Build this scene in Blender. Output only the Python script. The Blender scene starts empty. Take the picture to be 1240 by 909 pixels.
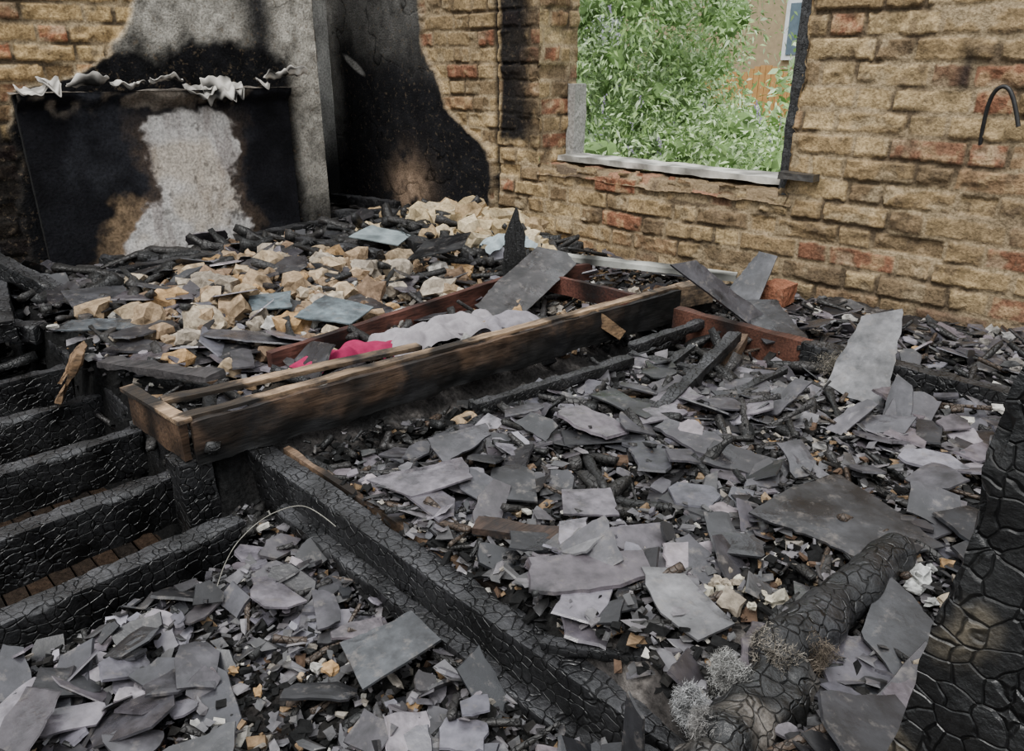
import bpy, math, random
import numpy as np
from mathutils import Vector, Matrix, noise as mn
random.seed(7); rng=np.random.default_rng(7)
COL=bpy.context.scene.collection

# ---------------------------------------------------------------- noise
def _h(ix,iy,seed):
    n=(ix.astype(np.int64)*374761393+iy.astype(np.int64)*668265263+seed*1442695041)&0x7fffffff
    n=((n^(n>>13))*1274126177)&0x7fffffff
    return ((n^(n>>16))&0xffffff)/float(0xffffff)
def vn(x,y,seed=0):
    x=np.asarray(x,float);y=np.asarray(y,float)
    ix=np.floor(x);iy=np.floor(y);fx=x-ix;fy=y-iy
    fx=fx*fx*(3-2*fx);fy=fy*fy*(3-2*fy)
    a=_h(ix,iy,seed);b=_h(ix+1,iy,seed);c=_h(ix,iy+1,seed);d=_h(ix+1,iy+1,seed)
    return (a*(1-fx)+b*fx)*(1-fy)+(c*(1-fx)+d*fx)*fy
def fbm(x,y,o=4,seed=0):
    r=0;a=.5;f=1
    for i in range(o):
        r=r+a*vn(x*f,y*f,seed+i*17);a*=.5;f*=2.03
    return r/(1-.5**o)-.5
def ss(a,b,x):
    t=np.clip((x-a)/(b-a),0,1);return t*t*(3-2*t)
def ssf(a,b,x):
    t=max(0,min(1,(x-a)/(b-a)));return t*t*(3-2*t)
def mixc(a,b,t):
    t=np.asarray(t)[...,None];return a*(1-t)+b*t

# ---------------------------------------------------------------- materials
def attr_mat(name,rough=.85,scale=60,lo=.7,hi=1.25,bump=.3,bdist=.004,spec=.3,dust=None,soot=0,rvar=0,pits=None,crack=0,stretch=None):
    m=bpy.data.materials.new(name);m.use_nodes=True;nt=m.node_tree;N=nt.nodes;L=nt.links
    b=N['Principled BSDF'];b.inputs['Roughness'].default_value=rough
    b.inputs['Specular IOR Level'].default_value=spec
    at=N.new('ShaderNodeAttribute');at.attribute_name='Col'
    tc=N.new('ShaderNodeTexCoord')
    no=N.new('ShaderNodeTexNoise');no.inputs['Scale'].default_value=scale;no.inputs['Detail'].default_value=4;no.inputs['Roughness'].default_value=.6
    if stretch:
        sv=N.new('ShaderNodeVectorMath');sv.operation='MULTIPLY';sv.inputs[1].default_value=stretch
        L.new(tc.outputs['Object'],sv.inputs[0]);L.new(sv.outputs[0],no.inputs['Vector'])
    else: L.new(tc.outputs['Object'],no.inputs['Vector'])
    mr=N.new('ShaderNodeMapRange');mr.inputs[1].default_value=.3;mr.inputs[2].default_value=.7
    mr.inputs[3].default_value=lo;mr.inputs[4].default_value=hi
    L.new(no.outputs['Fac'],mr.inputs[0])
    mx=N.new('ShaderNodeVectorMath');mx.operation='SCALE'
    L.new(at.outputs['Color'],mx.inputs[0]);L.new(mr.outputs[0],mx.inputs['Scale'])
    out=mx.outputs[0]
    def layer(out,sc,a,bb,col,k):
        n2=N.new('ShaderNodeTexNoise');n2.inputs['Scale'].default_value=sc;n2.inputs['Detail'].default_value=5;n2.inputs['Roughness'].default_value=.7
        L.new(tc.outputs['Object'],n2.inputs['Vector'])
        r2=N.new('ShaderNodeMapRange');r2.inputs[1].default_value=a;r2.inputs[2].default_value=bb;r2.inputs[4].default_value=k
        L.new(n2.outputs['Fac'],r2.inputs[0])
        mi=N.new('ShaderNodeMix');mi.data_type='RGBA';L.new(r2.outputs[0],mi.inputs[0]);L.new(out,mi.inputs[6]);mi.inputs[7].default_value=(*col,1)
        return mi.outputs[2]
    if soot: out=layer(out,9,.50,.66,(.012,.012,.013),soot)
    if dust: out=layer(out,33,.56,.70,dust,.55)
    if pits: out=layer(out,42,.57,.66,pits,.55)
    hgt=no.outputs['Fac']
    if crack:
        dn=N.new('ShaderNodeTexNoise');dn.inputs['Scale'].default_value=22;dn.inputs['Detail'].default_value=2
        L.new(tc.outputs['Object'],dn.inputs['Vector'])
        dv=N.new('ShaderNodeVectorMath');dv.operation='MULTIPLY_ADD';dv.inputs[1].default_value=(.03,.03,.03)
        L.new(dn.outputs['Color'],dv.inputs[0]);L.new(tc.outputs['Object'],dv.inputs[2])
        v=N.new('ShaderNodeTexVoronoi');v.feature='DISTANCE_TO_EDGE';v.inputs['Scale'].default_value=crack;v.inputs['Randomness'].default_value=.7
        L.new(dv.outputs[0],v.inputs['Vector'])
        r=N.new('ShaderNodeMapRange');r.interpolation_type='SMOOTHSTEP';r.inputs[2].default_value=.07;L.new(v.outputs['Distance'],r.inputs[0])
        a2=N.new('ShaderNodeMath');a2.operation='MULTIPLY_ADD';a2.inputs[1].default_value=.8;L.new(no.outputs['Fac'],a2.inputs[0]);L.new(r.outputs[0],a2.inputs[2])
        hgt=a2.outputs[0]
        mc=N.new('ShaderNodeMapRange');mc.inputs[3].default_value=.25;mc.inputs[4].default_value=1.1;L.new(r.outputs[0],mc.inputs[0])
        sc2=N.new('ShaderNodeVectorMath');sc2.operation='SCALE';L.new(out,sc2.inputs[0]);L.new(mc.outputs[0],sc2.inputs['Scale']);out=sc2.outputs[0]
    L.new(out,b.inputs['Base Color'])
    if rvar:
        n3=N.new('ShaderNodeTexNoise');n3.inputs['Scale'].default_value=14;n3.inputs['Detail'].default_value=1;L.new(tc.outputs['Object'],n3.inputs['Vector'])
        r3=N.new('ShaderNodeMapRange');r3.inputs[1].default_value=.35;r3.inputs[2].default_value=.65;r3.inputs[3].default_value=rough-rvar;r3.inputs[4].default_value=rough+rvar
        L.new(n3.outputs['Fac'],r3.inputs[0]);L.new(r3.outputs[0],b.inputs['Roughness'])
    bp=N.new('ShaderNodeBump');bp.inputs['Strength'].default_value=bump;bp.inputs['Distance'].default_value=bdist
    L.new(hgt,bp.inputs['Height'])
    L.new(bp.outputs[0],b.inputs['Normal'])
    return m
M_wall=attr_mat('brick_plaster',.95,110,.55,1.4,.9,.006,.1,pits=(.13,.098,.065))
M_plas=attr_mat('sooty_plaster',.9,90,.55,1.4,.8,.004,.15)
M_ash=attr_mat('ash_ground',.95,90,.4,1.6,.8,.008,.1)
M_slate=attr_mat('slate',.38,45,.6,1.35,.35,.003,.6,dust=(.17,.15,.135),soot=.85,rvar=.16)
M_rub=attr_mat('rubble',.95,80,.6,1.35,.6,.006,.1)
M_char=attr_mat('charcoal',.48,120,.5,1.6,.7,.004,.45,crack=75)
M_charb=attr_mat('charred_timber',.42,120,.4,1.7,.7,.0045,.5,rvar=.14,crack=44)
M_wood=attr_mat('timber',.6,150,.35,1.45,.5,.003,.3,soot=.9,stretch=(1,.07,1))
M_paint=attr_mat('paint',.7,40,.8,1.1,.3,.003,.2)
M_cloth=attr_mat('cloth',.9,60,.85,1.15,.4,.003,.1)
M_wool=attr_mat('mineral_wool',1,160,.5,1.5,1,.01,.0)
M_leaf=attr_mat('leaf',.6,5,.85,1.15,.1,.002,.2)
M_ext=attr_mat('exterior',.9,8,.85,1.15,.2,.01,.1)
M_metal=attr_mat('iron',.5,80,.6,1.3,.3,.002,.5)

def mesh_obj(name,verts,faces,cols,mat,parent=None,smooth=False):
    me=bpy.data.meshes.new(name);me.from_pydata([tuple(v) for v in verts],[],[tuple(f) for f in faces])
    ca=me.color_attributes.new('Col','FLOAT_COLOR','POINT')
    c=np.ones((len(verts),4),np.float32);c[:,:3]=np.asarray(cols,np.float32).reshape(-1,3) if np.ndim(cols)>1 else np.array(cols)
    ca.data.foreach_set('color',c.ravel())
    me.materials.append(mat)
    if smooth: me.polygons.foreach_set('use_smooth',[True]*len(me.polygons))
    me.update()
    o=bpy.data.objects.new(name,me);COL.objects.link(o)
    if parent: o.parent=parent
    return o
def empty(name):
    o=bpy.data.objects.new(name,None);COL.objects.link(o);return o
class MB:
    def __init__(s): s.v=[];s.f=[];s.c=[]
    def add(s,v,f,c):
        n=len(s.v);s.v.extend(v);s.f.extend([tuple(i+n for i in q) for q in f])
        s.c.extend([c]*len(v) if not isinstance(c,list) else c)
    def obj(s,name,mat,parent=None,smooth=False): return mesh_obj(name,s.v,s.f,np.array(s.c),mat,parent,smooth)

def grid(name,O,u,v,n,U0,U1,V0,V1,res,fn,mat,parent=None):
    O,u,v,n=[np.array(a,float) for a in (O,u,v,n)]
    nu=int((U1-U0)/res)+1;nv=int((V1-V0)/res)+1
    U,V=np.meshgrid(np.linspace(U0,U1,nu),np.linspace(V0,V1,nv))
    h,c,keep=fn(U,V)
    P=O+U[...,None]*u+V[...,None]*v+np.broadcast_to(h,U.shape)[...,None]*n
    idx=np.arange(nu*nv).reshape(nv,nu)
    f=np.stack([idx[:-1,:-1],idx[:-1,1:],idx[1:,1:],idx[1:,:-1]],-1)
    if keep is not None:
        k=keep[:-1,:-1]&keep[1:,1:]&keep[1:,:-1]&keep[:-1,1:];f=f[k]
    f=f.reshape(-1,4)
    if np.dot(np.cross(u,v),n)<0: f=f[:,::-1]
    me=bpy.data.meshes.new(name);me.vertices.add(nu*nv);me.vertices.foreach_set('co',P.reshape(-1).astype(np.float32))
    me.loops.add(len(f)*4);me.loops.foreach_set('vertex_index',f.reshape(-1).astype(np.int32))
    me.polygons.add(len(f));me.polygons.foreach_set('loop_start',np.arange(len(f),dtype=np.int32)*4)
    me.update(calc_edges=True);me.validate()
    me.polygons.foreach_set('use_smooth',np.ones(len(me.polygons),bool))
    ca=me.color_attributes.new('Col','FLOAT_COLOR','POINT')
    cc=np.ones((nu*nv,4),np.float32);cc[:,:3]=c.reshape(-1,3);ca.data.foreach_set('color',cc.ravel())
    me.materials.append(mat);o=bpy.data.objects.new(name,me);COL.objects.link(o)
    if parent:o.parent=parent
    return o

# ---------------------------------------------------------------- brickwork
def bricks(U,Z,seed,yel=0.):
    wx=U+.014*fbm(U*6,Z*8,3,seed)+.006*fbm(U*50,Z*50,2,seed+5)
    wz=Z+.014*fbm(U*3,Z*6,3,seed+9)+.007*fbm(U*40,Z*45,2,seed+3)
    H=.0735;row=np.floor(wz/H);fz=wz/H-row
    per=.342;off=(row%2)*.5*per+.06*(_h(row,row*0,seed)-.5)
    t=(wx+off)/per;k=np.floor(t);ft=(t-k)*per
    st=ft<.228
    bid=k*2+np.where(st,0,1)
    w=np.where(st,.228,.114);lx=np.where(st,ft,ft-.228)
    r1=_h(bid,row,seed+1);r2=_h(bid,row,seed+2);r3=_h(bid,row,seed+4);r4=_h(bid,row,seed+6)
    dx=np.minimum(lx,w-lx);dz=np.minimum(fz,1-fz)*H
    er=.0045+.007*(fbm(U*22,Z*22,3,seed+30)+.3)+.003*r4
    e=np.minimum(dx,dz)
    m=ss(er*.75,er*1.25,e)
    A=np.array([.47,.345,.185]);B=np.array([.30,.208,.108]);R=np.array([.28,.105,.063]);Dk=np.array([.14,.098,.062])
    c=mixc(np.broadcast_to(A,U.shape+(3,)),B,r1)
    n=fbm(U*30,Z*30,4,seed+50)
    c=mixc(c,R,np.where(r2>.86,.85,np.where(r2>.75,.35,0.))*(1-.6*ss(0,.2,n)))
    c=mixc(c,Dk,np.where(r3>.82,.65,0.))
    c=c*(1+yel*np.array([.25,.2,.1]))
    c=c*(1+1.3*n[...,None])
    sp=ss(.10,.20,fbm(U*12,Z*16,3,seed+77))
    c=mixc(c,np.array([.45,.36,.23]),sp*.55)
    c=mixc(c,np.array([.11,.08,.053]),ss(.12,.28,fbm(U*20,Z*20,4,seed+78))*.65)
    mort=np.array([.37,.285,.175])*(1+.7*fbm(U*50,Z*50,3,seed+60)[...,None])
    deep=ss(-.04,.14,fbm(U*8,Z*10,4,seed+61))
    mort=mixc(mort,np.array([.095,.07,.046]),deep*.9)
    c=mixc(mort,c,m)
    hh=m*(.004+.009*deep+.009*(r1-.5)+.008*n)-sp*m*.004+.010*fbm(U*12,Z*12,3,seed+80)+.012*np.where(r4>.9,-1,0)*m
    return hh,c,m

def wall_window(U,Z):
    h,c,m=bricks(U,Z,3)
    soot=np.array([.008,.008,.009])
    zb=np.array([0,.36,.42,.60,.9,1.1,1.3,2.0]);xb=np.array([1.37,1.38,1.36,1.04,.88,.86,.80,.7])
    bx=np.interp(Z,zb,xb)+.10*fbm(U*7,Z*7,4,11)+.03*fbm(U*30,Z*30,3,12)
    p=ss(-.006,.006,bx-U)
    top=ss(.70,1.0,Z+.25*fbm(U*5,Z*4,3,12)-.15*ss(.45,.0,U))
    pc=mixc(np.broadcast_to(soot*1.3,U.shape+(3,)),np.array([.13,.125,.115]),top*.6)
    pc=mixc(pc,np.array([.26,.25,.23]),ss(.16,.0,U)*.7*ss(.2,.7,Z))
    pc=mixc(pc,np.array([.36,.25,.17]),.9*np.exp(-((U-.72)/.15)**2-((Z-.16)/.15)**2)*ss(-.2,.15,fbm(U*12,Z*12,3,31)))
    pc=mixc(pc,np.array([.30,.29,.27]),.9*ss(.4,.7,np.exp(-((U-.24-.1*(Z-.72))/.13)**2-((Z-.80+.5*(U-.25))/.03)**2)))
    edge=np.exp(-(np.abs(bx-U)/.012)**2)
    pc=mixc(pc,np.array([.30,.23,.15]),edge*.7)
    pc=pc*(1+1.2*fbm(U*22,Z*22,4,21)[...,None])
    crack=np.exp(-((fbm(U*3.2,Z*3.2,4,90))/.006)**2)
    pc=pc*(1-.7*crack[...,None])
    c=mixc(c,pc,p);h=h*(1-p)+p*(.026+.006*fbm(U*10,Z*10,3,8)-.004*crack)
    d=np.exp(-((U-1.40)/.012)**2)
    c=mixc(c,soot*1.2,d);h=h-.02*d
    nz=.09*fbm(U*14,Z*14,3,14)
    st=ss(1.42,1.45,U+nz*.3)*ss(1.655,1.60,U+nz)*ss(.42,.50,Z+2*nz)
    c=mixc(c,soot*1.3,st*.98)
    st2=ss(1.56,1.62,U)*ss(1.80,1.69,U)*ss(.3,.5,Z)
    c=mixc(c,np.array([.06,.045,.03]),st2*.8*ss(-.25,.15,fbm(U*14,Z*14,3,15)))
    st3=ss(1.36,1.30,U)*ss(.55,.9,Z);c=mixc(c,np.array([.14,.10,.06]),st3*.35*(1-p))
    s2=ss(-.02,.28,fbm(U*2.2,Z*2.6,4,40))*.5
    c=mixc(c,np.array([.13,.093,.06]),s2*ss(1.4,1.8,U))
    s3=ss(1.5,3.0,U)*ss(.22,.0,Z)*.65
    c=mixc(c,np.array([.12,.09,.062]),s3)
    s4=np.exp(-((U-3.42-.03*fbm(U*9,Z*9,3,2))/.025)**2)*ss(.70,.75,Z+.06*fbm(U*20,Z*20,3,2))*ss(.90,.82,Z)
    c=mixc(c,soot*2,s4*.75)
    cut=.385+.03*fbm(U*12,Z*0,3,71)-.03*(np.floor(U/.12)%2)
    keep=~((U>1.694)&(U<2.915)&(Z>cut)&(Z<1.72))
    return h,c,keep
grid('wall_window',(0,0,0),(1,0,0),(0,0,1),(0,-1,0),0,5.3,-.35,1.9,.0055,wall_window,M_wall)

def wall_left(B,Z):
    h,c,m=bricks(B,Z,23,.8)
    soot=np.array([.008,.008,.009])
    zb=np.array([0,.70,.76,.84,.95,1.1,1.9]);bb=np.array([1.9,1.86,1.60,1.44,1.36,1.30,1.2])
    bx=np.interp(Z,zb,bb)+.08*fbm(B*9,Z*9,4,5)+.03*fbm(B*30,Z*30,3,12)
    p=ss(-.006,.006,bx-B)
    pc=np.broadcast_to(np.array([.33,.31,.27]),B.shape+(3,))
    pc=pc*(1+.9*fbm(B*6,Z*6,4,6)[...,None])
    strk=ss(.13,.0,np.abs(B-.78-.08*fbm(B*0,Z*4,2,9)))*ss(.7,.8,Z)
    pc=mixc(pc,soot*2,strk*.95)
    pc=mixc(pc,soot,ss(.96,.85,Z+.18*fbm(B*7,Z*5,4,7)+.05*fbm(B*30,Z*30,3,9)+.05*np.abs(B-1.1))*ss(.58,.68,B))
    pc=mixc(pc,soot*1.5,ss(.40,.0,Z+.2*fbm(B*8,Z*8,3,33))*.8)
    edge=np.exp(-(np.abs(bx-B)/.014)**2);pc=mixc(pc,np.array([.45,.36,.24]),edge*.7)
    crack=np.exp(-((fbm(B*3.2,Z*3.2,4,91))/.005)**2)
    pc=pc*(1+1.5*fbm(B*25,Z*25,4,66)[...,None])*(1-.6*crack[...,None])
    c=mixc(c,pc,p);h=h*(1-p)+p*(.022+.014*fbm(B*6,Z*6,3,8))
    recess_dark=ss(1.80,1.86,B)*ss(.70,.5,Z);c=mixc(c,soot,recess_dark*.97)  # dark recess beside the surround, painted as black into the flat wall colour
    return h,c,None
wl=grid('wall_left',(.61,0,0),(0,-1,0),(0,0,1),(1,0,0),.49,3.4,-.4,1.9,.007,wall_left,M_wall)
def wl_ret(U,Z):
    h,c,m=bricks(U,Z,29);return h*.3,c*.1,None
grid('breast_return',(0,-.49,0),(1,0,0),(0,0,1),(0,1,0),0,.63,-.4,1.9,.02,wl_ret,M_wall,wl)
def alc(B,Z):
    c=np.broadcast_to(np.array([.42,.41,.38]),B.shape+(3,))*(1+1.7*fbm(B*8,Z*5,4,5)[...,None])
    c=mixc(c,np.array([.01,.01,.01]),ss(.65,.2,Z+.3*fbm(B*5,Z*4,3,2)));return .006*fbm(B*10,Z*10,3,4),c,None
grid('wall_alcove',(0,0,0),(0,-1,0),(0,0,1),(1,0,0),-.02,.52,-.4,1.9,.012,alc,M_plas)

# window parts
win=empty('window_1')
def rev(U,Z):
    h,c,m=bricks(U+.7,Z,41)
    c=mixc(c,np.array([.07,.05,.035]),.45*ss(-.2,.2,fbm(U*8,Z*8,3,4)));return h,c,None
grid('reveal_a',(1.69,0,0),(0,1,0),(0,0,1),(1,0,0),-.012,.24,.3,1.75,.008,rev,M_wall,win)
grid('reveal_b',(2.925,0,0),(0,1,0),(0,0,1),(-1,0,0),-.012,.24,.3,1.75,.01,rev,M_wall,win)
grid('lintel',(0,0,1.73),(1,0,0),(0,1,0),(0,0,-1),1.66,2.95,-.01,.24,.012,rev,M_wall,win)
def ledge(U,V):
    c=np.broadcast_to(np.array([.24,.175,.105]),U.shape+(3,))*(1+1.2*fbm(U*14,V*14,4,5)[...,None])
    k=_h(np.floor(U/.11),np.floor(V/.11),4)
    c=mixc(c,np.array([.30,.13,.08]),np.where(k>.75,.6,0.));c=mixc(c,np.array([.06,.045,.035]),ss(-.02,.2,fbm(U*8,V*8,3,9))*.8)
    return -.035*ss(.02,-.012,V)+.02*fbm(U*14,V*14,4,9)+.012*(k-.5),c,None
grid('ledge',(0,0,.370),(1,0,0),(0,1,0),(0,0,1),1.68,2.94,-.016,.25,.006,ledge,M_wall,win)

def boxmesh(x0,x1,y0,y1,z0,z1,res=.02,col=(.5,.5,.5),jit=0,seed=0,colfn=None,M=None,cell=None,cdepth=.006):
    vs=[];fs=[];cs=[];dic={}
    d=[max(1,int(round((b-a)/res))) for a,b in ((x0,x1),(y0,y1),(z0,z1))]
    lo=(x0,y0,z0);hi=(x1,y1,z1)
    def P(i,j,k):
        key=(i,j,k)
        if key in dic:return dic[key]
        p=Vector([lo[a]+(hi[a]-lo[a])*(i,j,k)[a]/d[a] for a in range(3)])
        nrm=Vector([(-1 if q==0 else 1 if q==d[a] else 0) for a,q in enumerate((i,j,k))])
        if nrm.length: nrm.normalize()
        q=p.copy()
        if jit: q+=nrm*(mn.noise(p*14+Vector((seed,0,0)))*jit+mn.noise(p*50+Vector((seed,5,0)))*jit*.35)
        if cell:
            edge=sum(1 for t in nrm if abs(t)>.1)
            if edge>1: q-=nrm*cdepth*1.8*max(0,mn.noise(p*26+Vector((seed,1,0)))-.05)
        dic[key]=len(vs);vs.append(tuple(q))
        cs.append(tuple(colfn(p,nrm) if colfn else col));return dic[key]
    for a in range(3):
        b,c=(a+1)%3,(a+2)%3
        for side in (0,d[a]):
            for i in range(d[b]):
                for j in range(d[c]):
                    q=[]
                    for (ii,jj) in ((i,j),(i+1,j),(i+1,j+1),(i,j+1)):
                        t=[0,0,0];t[a]=side;t[b]=ii;t[c]=jj;q.append(P(*t))
                    fs.append(tuple(q) if side else tuple(q[::-1]))
    if M is not None: vs=[tuple(M@Vector(v)) for v in vs]
    return vs,fs,cs
def axisM(p0,p1,roll=0):
    p0=Vector(p0);p1=Vector(p1);x=(p1-p0).normalized();z=Vector((0,0,1))
    if abs(x.z)>.95: z=Vector((0,1,0))
    y=z.cross(x).normalized();z=x.cross(y)
    R=Matrix((x,y,z)).transposed().to_4x4()
    return Matrix.Translation(p0)@R@Matrix.Rotation(roll,4,'X'),(p1-p0).length
def sharp(o,ang=.75):
    import bmesh
    bm=bmesh.new();bm.from_mesh(o.data)
    for e in bm.edges:
        if len(e.link_faces)==2 and e.calc_face_angle(0)>ang: e.smooth=False
    bm.to_mesh(o.data);bm.free()
def beam(name,p0,p1,w,h,mat,col=(.02,.02,.02),res=.012,jit=.006,cell=None,cdepth=.006,roll=0,parent=None,colfn=None,seed=0,smooth=True):
    M,L=axisM(p0,p1,roll)
    v,f,c=boxmesh(0,L,-w/2,w/2,-h,0,res,col,jit,seed,colfn,None,cell,cdepth)
    v=[tuple(M@Vector(q)) for q in v]
    o=mesh_obj(name,v,f,np.array(c),mat,parent,smooth);sharp(o);return o

v,f,c=boxmesh(1.70,2.95,.11,.255,.385,.41,.02,(.62,.6,.54),.006,3,lambda p,n:(Vector((.62,.6,.54))*(0.35+.65*max(0,min(1,.6+2.2*mn.noise(p*14)))))[:])
mesh_obj('sill_board',v,f,np.array(c),M_paint,win)
v,f,c=boxmesh(1.70,1.745,.17,.25,.40,.72,.02,(.30,.29,.27),.006,4)
mesh_obj('stone_block',v,f,np.array(c),M_plas,win)
v,f,c=boxmesh(2.880,2.925,.0,.15,.37,1.72,.02,(.03,.03,.03),.010,5)
mesh_obj('charred_jamb',v,f,np.array(c),M_char,win)
v,f,c=boxmesh(2.90,3.03,-.05,.02,.43,.455,.015,(.05,.045,.04),.006,6)
mesh_obj('broken_tile',v,f,np.array(c),M_slate,win)

# fireplace surround
fp=empty('fireplace_surround')
def panel(B,Z):
    soot=np.array([.008,.008,.010])
    c=np.broadcast_to(soot,B.shape+(3,))*(1+1.6*fbm(B*10,Z*10,4,5)[...,None])
    gr=ss(-.02,.25,fbm(B*5,Z*5,4,67));c=mixc(c,np.array([.030,.031,.037]),gr*.7)
    n=fbm(B*9,Z*9,4,61)+.35*fbm(B*40,Z*40,3,68)
    tan=ss(1.80,1.52,B)*ss(.30,.02,Z+.45*n+.35*ss(1.45,1.8,B))*ss(.9,1.1,B)
    c=mixc(c,np.array([.42,.29,.17]),tan*.9)
    hw=.185+.13*ss(.3,.0,Z)
    cen=1.17+.06*ss(.4,0,Z)
    d=np.abs(B-cen)-hw
    wh=ss(.012,-.012,d+.16*n)*ss(.62,.59,Z+.12*n)
    halo=ss(.10,.0,d+.2*n)*ss(.66,.5,Z)
    c=mixc(c,np.array([.13,.09,.06]),halo*.45)
    c=mixc(c,np.array([.62,.59,.56]),wh)
    st=ss(.0,.22,fbm(B*18,Z*5,4,62));c=mixc(c,np.array([.37,.33,.31]),wh*st*.8)
    c=mixc(c,np.array([.50,.40,.28]),wh*ss(.0,.2,fbm(B*5,Z*5,3,65))*.5)
    pk=ss(.19,.23,fbm(B*26,Z*26,4,69));c=mixc(c,np.array([.10,.09,.08]),wh*pk*.6)
    ed=np.exp(-((d+.16*n)/.012)**2)*ss(.63,.58,Z+.12*n);c=mixc(c,np.array([.10,.08,.07]),ed*.6)
    up=ss(.60,.66,Z+.05*n)
    c=mixc(c,np.array([.24,.20,.16]),up*ss(-.02,.12,fbm(B*12,Z*12,4,63))*.7)
    h=.012*fbm(B*5,Z*5,4,8)+wh*(.006+.012*fbm(B*18,Z*12,4,62))+.045*ss(.63,.69,Z+.05*fbm(B*14,Z*3,4,5))
    return h,c,None
grid('panel',(.67,0,0),(0,-1,0),(0,0,1),(1,0,0),.69,1.84,-.15,.70,.006,panel,M_plas,fp)
v,f,c=boxmesh(.637,.66,-1.84,-.69,-.15,.69,.03,(.02,.02,.02),.002,5)
mesh_obj('carcass',v,f,np.array(c),M_plas,fp)
def topl(U,V):
    c=np.broadcast_to(np.array([.16,.14,.12]),U.shape+(3,))*(1+1.6*fbm(U*12,V*12,4,5)[...,None]);return .03*fbm(U*9,V*9,3,2),c,None
grid('mantel_ledge',(0,0,.70),(0,-1,0),(1,0,0),(0,0,1),.62,1.86,.637,.72,.01,topl,M_plas,fp)
rb=MB()
def ribbon(b0,b1,z,w,curl,seed):
    n=36;k=8;v=[];f=[];cc=[]
    for i in range(n+1):
        t=i/n;b=b0+(b1-b0)*t
        ww=w*(.25+.75*math.sin(math.pi*min(1,max(0,t*.9+.05))))*(1+.9*mn.noise(Vector((b*25,seed,0))))
        zz=z+.022*mn.noise(Vector((b*11,seed,2)))+.015*mn.noise(Vector((b*30,seed,5)))
        for j in range(k+1):
            s=j/k;a=curl*s+.8*mn.noise(Vector((b*9,seed+7,s)))
            x=.70+ww*.8*math.sin(a)*s+.015*s;z2=zz-ww*s*math.cos(a)+.012*mn.noise(Vector((b*40,s*4,seed)))
            v.append((x,-b,z2));g=.45+1.5*mn.noise(Vector((b*16,s*3,seed+9)))
            g=max(.02,min(1,g+.1));cc.append((.68*g,.64*g,.58*g))
    for i in range(n):
        for j in range(k):
            a=i*(k+1)+j;f.append((a,a+1,a+k+2,a+k+1))
    rb.add(v,f,cc)
for (b0,b1,z,w,cu) in [(.60,.72,.77,.05,2.4),(.70,.82,.755,.045,2.2),(.8,.86,.73,.04,.9),(.93,1.03,.73,.10,.5),(.98,1.12,.745,.11,.3),(1.06,1.2,.72,.07,.8),(1.20,1.34,.745,.035,2.0),(1.36,1.5,.735,.03,1.3),(1.50,1.66,.745,.05,2.3),(1.68,1.76,.75,.07,.6),(1.72,1.84,.735,.05,.7)]:
    ribbon(b0,b1,z,w,cu,b0*31)
ro=rb.obj('peeling_paint',M_paint,fp,True);sm=ro.modifiers.new('s','SOLIDIFY');sm.thickness=.003

# ---------------------------------------------------------------- ground surface
def Hf(X,Y):
    X=np.asarray(X,float);Y=np.asarray(Y,float)
    F=.02+.08*np.exp(-((X-1.75)/.5)**2-((Y+1.4)/.5)**2)+.11*np.exp(-((X-1.6)/.45)**2-((Y+.38)/.26)**2)
    R=-.085*np.exp(-((X-2.90)/.10)**2)+.035*ss(3.4,4.0,X)+.03*ss(-1,-.1,Y)
    h=F+(R-F)*ss(2.66,2.80,X)
    Lh=-.125+.10*ss(3.62,3.95,X)
    h=h+(Lh-h)*ss(-1.93,-2.0,Y)*ss(2.72,2.80,X)
    vo=ss(-2.07,-2.14,Y+.06*fbm(X*6,Y*6,3,3))*ss(2.99,2.91,X+.05*fbm(X*8,Y*8,3,4))
    vd=np.where(X<1.45,-.16,-.40)
    h=h+(vd-h)*vo
    return h+.05*fbm(X*4,Y*4,3,7)
def ground(X,Yn):
    Y=-Yn
    h0=Hf(X,Y)
    h=h0+.045*fbm(X*14,Y*14,4,9)+.014*fbm(X*60,Y*60,3,10)
    n=fbm(X*26,Y*26,4,11);n2=fbm(X*3,Y*3,3,12)
    c=np.broadcast_to(np.array([.040,.036,.034]),X.shape+(3,))*(1+1.6*n[...,None])
    c=mixc(c,np.array([.20,.18,.165]),ss(.05,.25,n)*.5)
    c=mixc(c,np.array([.010,.010,.010]),ss(-.05,.13,fbm(X*7,Y*7,4,13))*.85)
    tan=(ss(2.75,2.4,X)*ss(-1.9,-1.6,Y)*ss(1.2,1.5,X))
    c=mixc(c,np.array([.28,.21,.14]),tan*ss(-.15,.1,n2)*.6)
    c=mixc(c,np.array([.40,.31,.20]),np.exp(-((X-1.6)/.4)**2-((Y+.36)/.22)**2)*.8)
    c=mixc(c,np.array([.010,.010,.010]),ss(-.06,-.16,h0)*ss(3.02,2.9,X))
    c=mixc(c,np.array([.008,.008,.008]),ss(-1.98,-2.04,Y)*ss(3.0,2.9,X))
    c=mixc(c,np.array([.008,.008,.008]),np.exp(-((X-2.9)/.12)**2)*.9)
    return h,c,None
fl=grid('floor',(0,0,0),(1,0,0),(0,-1,0),(0,0,1),.0,5.3,-.0,3.4,.011,ground,M_ash)

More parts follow.
